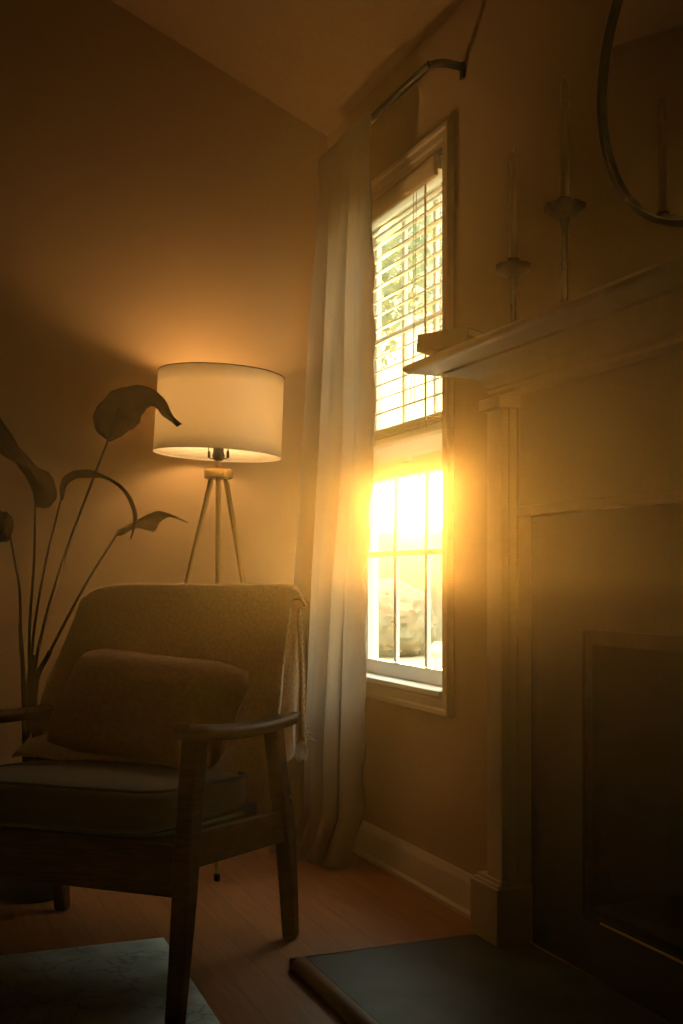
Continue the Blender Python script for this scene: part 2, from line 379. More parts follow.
# ---------------------------------------------------------------- curtain rod and curtain
RODX, RODZ = 1.405, 2.356
rod = tag(empty('curtain_rod', (RODX, 3.2, RODZ)), 'black wrap-around curtain rod bending back to the window wall above the window', 'curtain rod')
path = [(WX - .004, 2.765, RODZ), (WX - .03, 2.762, RODZ), (RODX + .030, 2.764, RODZ), (RODX + .006, 2.785, RODZ), (RODX, 2.83, RODZ), (RODX, 3.2, RODZ), (RODX, 3.53, RODZ), (RODX + .004, 3.575, RODZ), (RODX + .022, 3.59, RODZ), (WX - .03, 3.595, RODZ), (WX - .004, 3.595, RODZ)]
MB().tube(smooth_line(path, 60), 0.0115, 12).build('rod', M['dark_metal'], rod)
for y in (2.765, 3.595):
    MB().prism([(-.011, -.034), (.011, -.034), (.011, .013), (-.011, .013)], lambda p, q, w, y=y: (w, y + p, RODZ + q), WX - .008, WX).build('bracket', M['dark_metal'], rod, bevel=0.004)

def curtain_fn(a, b):
    # a: 0 near edge (toward camera along window wall) .. 1 far edge; b: 0 top .. 1 floor
    z = lerp(RODZ + .016, 0.012, b)
    y0 = 3.155 + 0.05 * b + 0.065 * min(max((b - .42) / .2, 0), 1); y1 = 3.60
    y = lerp(y0, y1, a)
    # gather at top, looser folds lower
    ph = 2 * math.pi * (5.6 * a + .22 * math.sin(4 * a + 2.4 * b))
    amp = lerp(0.016, 0.036, min(b * 2, 1))
    lo = 0.55 + 0.45 * math.sin(ph * .43 + 1.2)
    x = RODX - .017 + amp * math.sin(ph) * lo * min(1, .08 + b * 5)
    y += 0.017 * math.cos(ph) * min(b * 4, 1)
    # flare into the room toward the lower far side
    x -= 0.10 * b * a + 0.012 * b
    x += .012 * noise.noise(V((a * 5, b * 3, 1)))
    # puddle on the floor
    if b > 0.94:
        q = (b - .94) / .06; x -= .05 * q; z = max(z, .012) + .012 * abs(noise.noise(V((a * 12, q, 5))))
    x = min(x, WX - .030 - .004 * (0 if b < .95 else 1))
    if a < 0.03: x += .004 * math.sin(b * 70); y -= .004 * math.sin(b * 90 + 1)
    return (x, y, z)
cur = MB().grid(curtain_fn, 220, 120).build('curtain', M['curtain'], solid=0.0015)
tag(cur, 'sheer beige linen curtain hanging to the floor beside the tall window', 'curtain')

# ---------------------------------------------------------------- fireplace
fp = tag(empty('fireplace', (1.42, FC, 0)), 'painted wood fireplace surround with dark slate facing beside the window', 'fireplace')
def sym(y): return 2 * FC - y
g = 0.004
MB().box(1.478, WX - g + .003, FC - .66, FC + .66, 0.032, 1.10).box(1.478, WX, FC - .66, FC + .66, 0.0, 0.0) if False else None
fac = MB(); X0, X1 = 1.478, WX - .001
fac.box(X0, X1, FC - .655, FY0, 0.034, 1.10).box(X0, X1, FY1, FC + .655, 0.034, 1.10).box(X0, X1, FY0, FY1, 0.034, FZ0).box(X0, X1, FY0, FY1, FZ1, 1.10)
fac.build('slate_facing', M['facing'], fp, smooth=False)
fb = MB()     # firebox: five thin sheets going back
D = 0.42
fb.box(WX - .021, WX + D, FY0 + .001, FY0 + .02, FZ0, FZ1).box(WX - .021, WX + D, FY1 - .02, FY1 - .001, FZ0, FZ1)
fb.box(WX - .021, WX + D, FY0 + .02, FY1 - .02, FZ0 + .001, FZ0 + .02).box(WX - .021, WX + D, FY0 + .02, FY1 - .02, FZ1 - .02, FZ1 - .001).box(WX + D, WX + D + .02, FY0, FY1, FZ0, FZ1)
fb.build('firebox', M['firebox'], fp, smooth=False)
fr = MB(); 
fr.box(1.474, 1.478, FY0 - .012, FY1 + .012, FZ0 - .014, FZ0).box(1.474, 1.478, FY0 - .012, FY1 + .012, FZ1, FZ1 + .014)
fr.box(1.474, 1.478, FY0 - .012, FY0, FZ0, FZ1).box(1.474, 1.478, FY1, FY1 + .012, FZ0, FZ1)
fr.build('firebox_frame', M['firebox'], fp, bevel=.002)
MB().box(1.470, 1.474, FY0 - .01, FY1 - .06, FZ0 - .008, FZ0 - .003).build('lit_edge_strip', M['brass'], fp, bevel=.001)  # bright strip standing in for the lit lower edge of the opening
for sgn in (1, -1):
    yy = lambda d: FC + sgn * d          # distance out from the centre
    def bx(mb, x0, x1, d0, d1, z0, z1): a, b = sorted((yy(d0), yy(d1))); mb.box(x0, x1, a, b, z0, z1)
    p = MB(); bx(p, 1.44, WX - .001, .655, .745, 0.185, 1.37); bx(p, 1.418, 1.44, .660, .742, .185, 1.37); bx(p, 1.40, 1.418, .665, .738, .185, 1.345)
    p.build('pilaster', M['mantel'], fp, bevel=0.003, smooth=False)
    q = MB(); bx(q, 1.378, WX - .001, .650, .785, 0.034, 0.172); bx(q, 1.384, WX - .001, .653, .780, 0.172, 0.180); bx(q, 1.392, WX - .001, .656, .774, 0.18, 0.188)
    q.build('plinth', M['mantel'], fp, bevel=0.003, smooth=False)
    c = MB(); bx(c, 1.385, WX - .001, .655, .755, 1.345, 1.375); c.build('capital', M['mantel'], fp, bevel=.004)
MB().box(1.445, WX - .001, FC - .655, FC + .655, 1.082, 1.40).build('frieze', M['mantel'], fp, bevel=0.002)
MB().box(1.436, 1.445, FC - .655, FC + .655, 1.082, 1.105).build('frieze_bead', M['mantel'], fp, bevel=0.003)
# mantel shelf with stepped and coved moulding, mitred returns at both ends
def shelf(prof, half, mb):       # prof (d out from wall, z); returns wrap the two ends
    n = len(mb.v); k = len(prof)
    for w, z in prof: mb.v.append(V((WX - .001, FC - half - w, z)))
    for w, z in prof: mb.v.append(V((WX - w, FC - half - w, z)))
    for w, z in prof: mb.v.append(V((WX - w, FC + half + w, z)))
    for w, z in prof: mb.v.append(V((WX - .001, FC + half + w, z)))
    for c in range(3):
        for i in range(k):
            a, b = n + c * k + i, n + c * k + (i + 1) % k
            mb.f.append((a, b, b + k, a + k))
    mb.f.append(tuple(n + i for i in range(k))); mb.f.append(tuple(n + 3 * k + i for i in range(k))[::-1])
cove = [(0.0, 1.362), (0.095, 1.362)]
cr = [(0.002, 1.376), (.105, 1.376), (.112, 1.384), (.112, 1.392), (.118, 1.396)]
for i in range(9):
    a = i / 8 * math.pi / 2
    cr.append((.118 + .07 * (1 - math.cos(a)), 1.396 + .042 * math.sin(a)))
cr += [(.196, 1.440), (.196, 1.447), (.002, 1.447)]
mb = MB(); shelf(cr, .60, mb); mb.build('crown_moulding', M['mantel'], fp)
sh = [(.002, 1.447), (.258, 1.447), (.266, 1.449), (.274, 1.455), (.277, 1.461), (.274, 1.467), (.266, 1.472), (.258, 1.475), (.002, 1.475)]
mb = MB(); shelf(sh, .583, mb); mb.build('mantel_shelf', M['mantel'], fp)

# hearth
he = tag(empty('hearth', (1.15, FC, 0)), 'low dark slate hearth slab with a wooden edge on the floor before the fireplace', 'hearth')
MB().box(.925, WX - .024, 2 * FC - 2.49, 2.487, 0.0, 0.032).build('stone_slab', M['slate'], he, bevel=0.003)
def nose(p, q): return (p, q)
np_ = [(0, 0.0), (.030, 0.0), (.034, .010), (.034, .018), (.028, .028), (.018, .033), (0, .033)]
MB().prism(np_, lambda p, q, w: (.9245 - p, w, q), 2 * FC - 2.49, 2.487).build('edge_trim', M['hearth_wood'], he)
MB().prism([(a * .45, b) for a, b in np_], lambda p, q, w: (w, 2.4875 + p, q), .8905, WX - .13).build('edge_trim', M['hearth_wood'], he)

# mirror
MC, MR = (1.482, 1.737, 1.995), 0.369
mi = tag(empty('wall_mirror', (1.49, MC[1], MC[2])), 'large round mirror in a thin black metal frame on the wall over the mantel', 'mirror')
def ring(mb, ro, ri, x0, x1, seg=128):
    prof = [(ri, x0), (ro, x0), (ro, x1), (ri, x1)]; n = len(mb.v)
    for j in range(seg):
        th = 2 * math.pi * j / seg
        for r, x in prof: mb.v.append(V((x, MC[1] + r * math.cos(th), MC[2] + r * math.sin(th))))
    for j in range(seg):
        for i in range(4):
            a, b = n + j * 4 + i, n + j * 4 + (i + 1) % 4; j2 = n + ((j + 1) % seg) * 4
            mb.f.append((a, b, j2 + (i + 1) % 4, j2 + i))
mb = MB(); ring(mb, MR, MR - .013, 1.480, WX - .001); mb.build('mirror_frame', M['dark_metal'], mi, bevel=.002)
mb = MB(); n = 96
mb.prism([(MC[1] + (MR - .013) * math.cos(2 * math.pi * j / n), MC[2] + (MR - .013) * math.sin(2 * math.pi * j / n)) for j in range(n)], lambda p, q, w: (w, p, q), 1.490, WX - .001)
mb.build('mirror_glass', M['mirror'], mi, smooth=False)

# candle holders with tapers
def scallop(th, r): return 1 + (0.06 * math.cos(8 * th) if r > .03 else 0)
def holder(x, y, h, dr, label, petal):
    z0 = 1.4755
    t_ = tag(empty('candle_holder', (x, y, z0)), label, 'candle holder', )
    MB().lathe([(.036, 0), (.038, .003), (.034, .007), (.016, .011), (.008, .018)], (x, y, z0)).build('foot', M['bronze'], t_)
    MB().lathe([(.0080, .016), (.0068, .05), (.0068, h * .5), (.0085, h * .52), (.0068, h * .56), (.0072, h - .045), (.012, h - .016)], (x, y, z0), seg=20).build('stem', M['bronze'], t_)
    MB().lathe([(.012, h - .020), (dr * .6, h - .016), (dr * .95, h - .004), (dr, h + .004), (dr * 1.02, h + .008), (dr * .55, h + .002), (.012, h + .001)], (x, y, z0), seg=64, fn=scallop if petal else None).build('drip_dish', M['bronze'], t_)
    MB().lathe([(.012, h), (.0125, h + .016), (.0145, h + .020), (.0145, h + .023), (.0112, h + .023), (.0112, h + .004)], (x, y, z0), seg=24).build('candle_cup', M['bronze'], t_)
    return z0 + h + .003
cz = holder(1.36, 2.052, .250, .043, 'taller dark candlestick with a scalloped dish on the mantel, nearer the mirror', True)
cd = tag(MB().lathe([(.0105, 0), (.0105, .02), (.0095, .26), (.006, .272), (.0012, .275), (.0010, .285)], (1.36, 2.052, cz + .002), seg=24).build('taper_candle', M['candle']), 'tall pale taper candle standing in the taller candlestick by the mirror', 'candle')
cz = holder(1.36, 2.263, .175, .041, 'shorter dark candlestick with a flat round dish on the mantel, nearer the window', False)
tag(MB().lathe([(.0105, 0), (.0105, .02), (.0095, .25), (.006, .262), (.0012, .265), (.0010, .275)], (1.36, 2.263, cz + .002), seg=24).build('taper_candle', M['candle']), 'pale taper candle standing in the shorter candlestick nearer the window', 'candle')

# two books at the window end of the mantel
def book(z, th, rot, w, d, c, label, mcol):
    b_ = tag(empty('book', (c[0], c[1], z)), label, 'book', 'books on the mantel end')
    R = Matrix.Rotation(rot, 3, 'Z'); C = V((c[0], c[1], z))
    T = lambda p: C + R @ p
    cv = MB().box(-w / 2, w / 2, -d / 2, d / 2, 0, .002, T).box(-w / 2, w / 2, -d / 2, d / 2, th - .002, th, T).box(-w / 2, -w / 2 + .003, -d / 2, d / 2, .002, th - .002, T)
    cv.build('cover', mcol, b_, smooth=False)
    MB().box(-w / 2 + .003, w / 2 - .004, -d / 2 + .004, d / 2 - .004, .002, th - .002, T).build('pages', M['paper'], b_, smooth=False)
book(1.4755, .021, math.radians(30), .15, .14, (1.292, 2.409), 'lower of two small stacked books at the window end of the mantel', M['book'])
book(1.4970, .020, math.radians(31), .15, .14, (1.294, 2.409), 'upper of two small stacked books at the window end of the mantel', M['book'])

# ---------------------------------------------------------------- floor lamp
LS = 3.68; base = ray(218.5, 578, LS); LXY = V((base.x, base.y, 0))
lamp = tag(empty('floor_lamp', (LXY.x, LXY.y, 0)), 'lit tripod floor lamp with brass legs and a white linen drum shade behind the armchair', 'floor lamp')
HZ = 1.262
for (lat, dep) in ((-.330, .10), (.225, .13), (.022, -.24)):
    foot = LXY + RGT * lat + FWD * dep; foot.z = .004
    d = (RGT * lat + FWD * dep); topp = LXY + d.normalized() * .026; topp.z = HZ - .005
    lg = MB().tube([foot, lerp(foot, topp, .5), topp], [.0075, .0085, .0092], 14).build('leg', M['brass'], lamp)
    MB().lathe([(.0085, -.004), (.0095, .0), (.0095, .016), (.008, .018)], (foot.x, foot.y, .004), 16).build('foot_cap', M['dark_metal'], lg)
MB().lathe([(.006, -.006), (.044, -.006), (.047, -.003), (.047, .020), (.044, .024), (.006, .024)], (LXY.x, LXY.y, HZ)).build('hub', M['brass'], lamp)
MB().tube([(LXY.x, LXY.y, HZ + .022), (LXY.x, LXY.y, HZ + .060)], .0085, 16).build('neck', M['brass'], lamp)
MB().lathe([(.010, .052), (.018, .058), (.021, .070), (.017, .084), (.018, .150), (.014, .152)], (LXY.x, LXY.y, HZ), 24).build('socket', M['dark_metal'], lamp)
SZ = 1.466; SH = .262; SRAD = .2085
Rt = Matrix.Rotation(math.radians(3.0), 3, FWD)
SC = V((LXY.x + .003 * RGT.x, LXY.y + .003 * RGT.y, SZ))
def shade_pt(r, th, z): return SC + Rt @ V((r * math.cos(th), r * math.sin(th), z))
sd = MB().grid(lambda a, b: shade_pt(SRAD - .004 * b, 2 * math.pi * a, (b - .5) * SH), 96, 6)
shade = sd.build('lamp_shade', M['shade'], lamp, solid=0.0016)
for z, r in ((-SH / 2, SRAD + .0006), (SH / 2, SRAD - .0034)):
    MB().tube([shade_pt(r, 2 * math.pi * j / 96, z) for j in range(97)], .0018, 6).build('shade_rim', M['dark_metal'] if z > 0 else M['shade_lining'], shade)
hp = MB()
hpts = [V((LXY.x, LXY.y, HZ + .09)) + RGT * (sg * w) + V((0, 0, h)) for sg in (1, -1) for (w, h) in ((0, 0),)]
pl = []
for (w, h) in ((-.010, .0), (-.030, .004), (-.032, .03), (-.048, .10), (-.052, .16), (-.03, .215), (0, .240), (.03, .215), (.052, .16), (.048, .10), (.032, .03), (.030, .004), (.010, .0)):
    pl.append(V((LXY.x, LXY.y, HZ + .060 + h)) + RGT * w)
hp.tube(smooth_line(pl, 60), .0019, 8)
for sg in (-1, 1):
    c_ = V((LXY.x, LXY.y, HZ + .060)) + RGT * (sg * .031)
    hp.tube([c_ + V((0, 0, .002)), c_ + V((0, 0, .024))], .0045, 10)
hp.build('harp', M['dark_metal'], lamp)
sp = MB()
for k in range(3):
    th = math.radians(20 + 120 * k); sp.tube([shade_pt(.0, th, SH / 2 - .02), shade_pt(SRAD - .006, th, SH / 2 - .006)], .0016, 6)
sp.build('shade_spider', M['dark_metal'], shade)
BZ = HZ + .185
MB().lathe([(.012, -.034), (.014, -.02), (.022, -.004), (.028, .014), (.026, .030), (.016, .042), (.0005, .046)], (LXY.x, LXY.y, BZ), 24).build('bulb', M['bulb'], lamp)
# the bulb's light
pd = bpy.data.lights.new('bulb_light', 'POINT'); pd.energy = 4.6; pd.color = (1.0, 0.55, 0.19); pd.shadow_soft_size = .03
po = bpy.data.objects.new('bulb_light', pd); COL.objects.link(po); po.location = (LXY.x, LXY.y, BZ + .06); adopt(po, lamp)

# ---------------------------------------------------------------- armchair
CE = V((.734, -.680, 0)); CF = V((-.680, -.734, 0)); CO = V((.504, 2.729, 0))
def C(p, q, z): return CO + CE * p + CF * q + V((0, 0, z))
CT = lambda w: C(w.x, w.y, w.z)
chair = tag(empty('armchair', CO), 'dark wood framed armchair with an upholstered seat before the floor lamp', 'armchair')
def plank(mb, line, p0, p1):           # line: list of (q, z, half_thickness, tangent-normal) side outline centreline -> solid
    L = []; Rr = []
    for i, (q, z, h) in enumerate(line):
        a = line[max(i - 1, 0)]; b = line[min(i + 1, len(line) - 1)]
        t = V((b[0] - a[0], b[1] - a[1], 0)).normalized(); nrm_ = V((-t.y, t.x, 0))
        L.append((q + nrm_.x * h, z + nrm_.y * h)); Rr.append((q - nrm_.x * h, z - nrm_.y * h))
    mb.prism(L + Rr[::-1], lambda a, b, w: C(w, a, b), p0, p1)
for sg in (1, -1):
    pa, pb = sorted((sg * .328, sg * .366))
    mb = MB(); plank(mb, [(.292, 0.003, .015), (.272, .12, .019), (.250, .26, .026), (.240, .34, .029), (.222, .47, .028), (.200, .606, .029)], pa, pb)
    mb.build('leg', M['walnut'], chair, bevel=.006)
    mb = MB(); plank(mb, [(-.318, 0.003, .015), (-.305, .12, .021), (-.285, .27, .028), (-.268, .34, .028), (-.235, .45, .022), (-.205, .575, .024)], pa, pb)
    mb.build('leg', M['walnut'], chair, bevel=.006)
    # armrest: gently dished paddle, wider at the front
    def arm(a, b, sg=sg):
        return None
    mb = MB(); nn = 24; rows = []
    for i in range(nn + 1):
        t = i / nn; q = lerp(.262, -.345, t); z = lerp(.624, .582, t) - .014 * math.sin(math.pi * t)
        hw = lerp(.036, .022, t) + .006 * math.sin(math.pi * t)
        e_ = min(1, (min(t, 1 - t) * nn / 1.6) ** .5) if 0 < t < 1 else .55
        hw *= e_; th = lerp(.034, .026, t); pc = sg * .350
        rows.append([C(pc - hw, q, z - th * .3), C(pc - hw * .75, q, z + .0), C(pc + hw * .75, q, z + .0), C(pc + hw, q, z - th * .3), C(pc + hw * .8, q, z - th), C(pc - hw * .8, q, z - th)])
    n0 = len(mb.v)
    for r in rows: mb.v += r
    for i in range(nn):
        for j in range(6):
            a = n0 + i * 6 + j; b = n0 + i * 6 + (j + 1) % 6; mb.f.append((a, b, b + 6, a + 6))
    mb.f.append(tuple(range(n0, n0 + 6))); mb.f.append(tuple(range(n0 + nn * 6, n0 + nn * 6 + 6))[::-1])
    mb.build('armrest', M['walnut'], chair, bevel=.003)
    # side rail
    a, b = sorted((sg * .332, sg * .356)); mb = MB()
    mb.prism([(.235, .312), (.235, .386), (-.262, .342), (-.262, .262)], lambda q, z, w: C(w, q, z), a, b)
    mb.build('side_rail', M['walnut'], chair, bevel=.003)
    sc = MB(); ctr = C(sg * .367, -.272, .375)
    sc.tube([ctr, ctr + CE * (.004 * sg)], .006, 12); sc.build('bolt', M['brass'], chair)
    # backrest stile
    a, b = sorted((sg * .238, sg * .258)); mb = MB()
    plank(mb, [(-.20, .30, .016), (-.33, .60, .016), (-.455, .885, .011)], a, b)
    mb.build('back_stile', M['walnut'], chair, bevel=.004)
MB().box(-.300, .300, -.215, .245, .335, .362, CT).build('seat_base', M['firebox'], chair, bevel=.003)
MB().box(-.332, .332, .235, .262, .256, .365, CT).build('front_rail', M['walnut'], chair, bevel=.004)
MB().box(-.332, .332, -.272, -.245, .262, .335, CT).build('rear_rail', M['walnut'], chair, bevel=.004)
def cushion(name, m, parent, fn, hx, hy, hz, r, nu=30, nv=24, crown=.012, wob=.004, piping=False):
    # rounded box, gently crowned; fn maps local xyz -> world
    mb = MB(); seg = []
    def sq(t, ex=.32):
        c, s_ = math.cos(t), math.sin(t); return math.copysign(abs(c) ** ex, c), math.copysign(abs(s_) ** ex, s_)
    n0 = 0
    NU, NV = 64, 28; rows = []
    for i in range(NV + 1):
        ph = -math.pi / 2 + math.pi * i / NV; cz_, sz_ = sq(ph, .42)
        row = []
        for j in range(NU):
            cx_, cy_ = sq(2 * math.pi * j / NU, .26)
            x, y, z = hx * cz_ * cx_, hy * cz_ * cy_, hz * sz_
            k_ = (1 - (x / hx) ** 2) * (1 - (y / hy) ** 2)
            z += math.copysign(crown, z) * k_ * (abs(z) / hz)
            nz_ = noise.noise(V((x * 6, y * 6, z * 6 + 3))) * wob
            row.append(fn(V((x + nz_, y + nz_, z + nz_))))
        rows.append(row)
    for r_ in rows: mb.v += r_
    for i in range(NV):
        for j in range(NU):
            j2 = (j + 1) % NU; mb.f.append((i * NU + j, i * NU + j2, (i + 1) * NU + j2, (i + 1) * NU + j))
    o = mb.build(name, m, parent)
    if piping:
        for zf in (.82, -.82):
            MB().tube([fn(V((hx * 1.0 * sq(2 * math.pi * j / NU, .26)[0], hy * 1.0 * sq(2 * math.pi * j / NU, .26)[1], hz * zf))) for j in range(NU + 1)], .004, 6).build('piping', m, o)
    return o
def seat_fn(w):
    a = math.radians(4.5); return C(w.x, .045 + w.y * math.cos(a) - w.z * math.sin(a) * -0, .415 + w.z * math.cos(a) + w.y * math.sin(a) + .0)
cushion('seat_cushion', M['seat_fabric'], chair, seat_fn, .300, .258, .056, .03, piping=True)
BA = math.atan2(.25, .47)    # backrest recline
BN = V((math.cos(BA), math.sin(BA)));  # in (q,z): normal pointing to the front
def back_pt(x, l, d):        # l along the recline from the foot, d outward toward the sitter
    q = -.235 - math.sin(BA) * l + math.cos(BA) * d; z = .43 + math.cos(BA) * l + math.sin(BA) * d
    return C(x, q, z)
cushion('back_cushion', M['seat_fabric'], chair, lambda w: back_pt(w.x, .245 + w.y, w.z), .252, .258, .042, .03, crown=.008)

# throw blanket draped over the backrest
def throw_fn(a, b):
    x = lerp(-.348, .303, a)
    # path over the backrest: b 0 = lower front, 1 = lower back
    L1, LT, L2 = .53, .08, .385; tot = L1 + LT + L2; s_ = b * tot
    top_l = .512
    if s_ < L1: l, d = top_l - (L1 - s_), .050
    elif s_ < L1 + LT:
        th = (s_ - L1) / LT * math.pi; l, d = top_l + .016 * math.sin(th), .050 * math.cos(th) - .004 * math.sin(th) - (.004 if th > 1.57 else 0)
    else: l, d = top_l - (s_ - L1 - LT), -.052
    dn = 1 - min(1, max(0, l / top_l))
    if a > .8 and s_ < L1:
        l -= .09 * ((a - .8) / .2) ** 1.5 * dn ** 2
        if a > .86: d -= .09 * ((a - .86) / .14) * dn ** 1.5
    side = abs(2 * a - 1); l_ = l
    if a < .18: l_ -= .040 * ((.18 - a) / .18) ** 2 * min(1, l / top_l)
    # corners hang lower and wrap
    if side > .86:
        k_ = (side - .86) / .14; l_ -= .006 * k_ ** 2; d *= 1 - .10 * k_ ** 2
    x += (.014 * dn * max(0, 2 * a - 1) if a > .5 else -.045 * dn * (1 - 2 * a)) + .006 * math.sin(l * 14 + 1) * dn
    low = 1 - min(1, max(0, l / top_l))
    d += .006 * noise.noise(V((a * 6, l * 7, 2 if d > 0 else 9))) + (.012 * low * math.sin(a * 17) if d > 0 else -.014 * low * (1 + math.sin(a * 21)) - .01)
    if s_ < L1 and l < .06 and a < .86: d += (.06 - l) * .5
    if s_ > L1 + LT:            # the rear layer hangs straight down
        h = s_ - L1 - LT; tp = back_pt(x - .016 * max(0, 2 * a - 1) ** 4, top_l - (l - l_), -.054)
        return tp - CF * (.012 * noise.noise(V((a * 6, h * 7, 9))) + .010 * h / L2 * (1 + math.sin(a * 21))) + V((0, 0, -h))
    return back_pt(x, l_, d)
thr = MB().grid(throw_fn, 70, 90).build('throw_blanket', M['throw'], solid=0.009)
tag(thr, 'beige fuzzy throw blanket draped over the back of the armchair', 'throw blanket')
sf = MB()
def side_fn(a, b):
    bf = lerp(.484, .03, b); br = lerp(.585, .985, b)
    p, q = V(throw_fn(.992, bf)), V(throw_fn(.992, br))
    m_ = p.lerp(q, a); m_ -= CE * (.030 * math.sin(a * math.pi) * (1 + .3 * math.sin(b * 9)) * (1 + .8 * math.sin(a * 11 + b * 3)) + .003)
    return m_
sf.grid(side_fn, 12, 60); sf = sf.build('blanket_fold', M['throw'], thr, solid=.005)
for lo_b, hi_b in ((.02, .482), (.60, .995)):      # woolly side edge of the blanket, coloured pale to carry its rim light
    pts = [V(throw_fn(1.0, lerp(lo_b, hi_b, i / 70))) + CE * (.002 + .0015 * math.sin(i * 1.7)) for i in range(71)]
    MB().tube(pts, [.0032 + .0010 * math.sin(i * 2.3) for i in range(71)], 7).build('rim_lit_edge', M['fringe'], thr)
# fringe along the rear hem
fg = MB()
for i in range(70):
    a = i / 69; p = V(throw_fn(a, 1.0)); L = random.uniform(.035, .05); dx_ = CE * random.uniform(-.012, .012) + CF * random.uniform(-.02, .0)
    for k in range(3):
        j_ = V((random.uniform(-.003, .003), random.uniform(-.003, .003), 0))
        fg.tube([p, p + j_ + V((0, 0, -.4 * L)) + dx_ * .3, p + j_ * 2 + V((0, 0, -L)) + dx_], [.0014, .0011, .0007], 4)
for k in range(26):
    p = V(throw_fn(random.uniform(.93, 1.0), 1.0)); L = random.uniform(.035, .055); d_ = V((random.uniform(-.006, .006), random.uniform(-.006, .006), -L))
    fg.tube([p + V((0, 0, .03)), p, p + d_], [.0020, .0018, .0008], 5)
for k in range(7):    # loose yarn ends sticking out by the corner
    p = V(throw_fn(1.0, .985 - k * .006)); e_ = CE * random.uniform(.012, .034) + V((0, 0, random.uniform(-.012, .018)))
    fg.tube([p, p + e_ * .5 + V((0, 0, .004)), p + e_], [.0019, .0015, .0010], 5)
fg.build('fringe', M['fringe'], thr)

# pillow
pil_R = Matrix.Rotation(math.radians(-5), 3, 'Z')
def pillow_fn(a, b, side):
    u_, v_ = 2 * a - 1, 2 * b - 1
    pin = 1 - .10 * (1 - abs(u_)) * 0 - .055 * (1 - v_ * v_) * abs(u_) ** 3 - 0
    x = .268 * u_ * (1 - .05 * (1 - abs(v_) ** 2) * 1); y = .158 * v_ * (1 - .09 * (1 - abs(u_) ** 2))
    t = ((1 - abs(u_) ** 2.6) * (1 - abs(v_) ** 2.6)) ** .5
    rc = max(0, abs(u_) + abs(v_) - 1.55); x *= 1 - .22 * rc; y *= 1 - .34 * rc
    z = side * (.068 * t) + .004 * noise.noise(V((a * 5, b * 5, side))) * t + .010 * t * math.sin(u_ * 7 + v_ * 2) * .3
    w = pil_R @ V((x, y, 0)); lean = math.radians(34)
    q = -.128 - math.sin(lean) * w.y + math.cos(lean) * (z); zz_ = .622 + math.cos(lean) * w.y + math.sin(lean) * z
    return C(.034 + w.x, q, zz_ - .016)
pm = MB()
pm.grid(lambda a, b: pillow_fn(a, b, 1), 48, 32); pm.grid(lambda a, b: pillow_fn(a, b, -1), 48, 32)
pil = tag(pm.build('throw_pillow', M['pillow']), 'brown rectangular cushion lying on the armchair seat against the back', 'pillow')

# short fuzzy pile for blanket and pillow (kept as part of each)
def pile(name, samp, n, L, m, parent):
    mb = MB()
    for i in range(n):
        p, nrm_ = samp()
        d = (nrm_ + V((random.gauss(0, .45), random.gauss(0, .45), random.gauss(0, .45) - .25))).normalized() * L * random.uniform(.5, 1.2)
        s_ = d.cross(V((random.random(), random.random(), random.random()))).normalized() * .00035
        k = len(mb.v); mb.v += [p - s_, p + s_, p + d]; mb.f.append((k, k + 1, k + 2))
    o = mb.build(name, m, parent, smooth=False); o['kind'] = 'stuff'; return o
def samp_throw():
    r = random.random()
    if r < .35: a, b = (1 - random.random() ** 2 * .05), random.random() * .95
    elif r < .55: a, b = random.random(), .47 + random.random() * .1
    else: a, b = random.random(), random.random() * .6
    a = min(max(a, .001), .999); b = min(max(b, .001), .98)
    p = V(throw_fn(a, b)); pu = V(throw_fn(a + .001, b)) - p; pv = V(throw_fn(a, b + .002)) - p
    n_ = pu.cross(pv).normalized()
    ctr = back_pt(0, .25, 0)
    if n_.dot(p - ctr) < 0: n_ = -n_
    return p + n_ * .0045, n_
pile('pile', samp_throw, 34000, .0085, M['fringe_soft'], thr)
def samp_pil():
    a, b = random.uniform(.002, .998), random.uniform(.002, .998)
    if random.random() < .4: b = random.choice((random.uniform(.93, .998), random.uniform(.002, .05)))
    p = V(pillow_fn(a, b, 1)); n_ = (V(pillow_fn(a + .001, b, 1)) - p).cross(V(pillow_fn(a, b + .001, 1)) - p).normalized()
    if n_.dot(CF) < 0 and n_.z < 0: n_ = -n_
    return p, n_
pile('pile', samp_pil, 9000, .005, M['pillow'], pil)

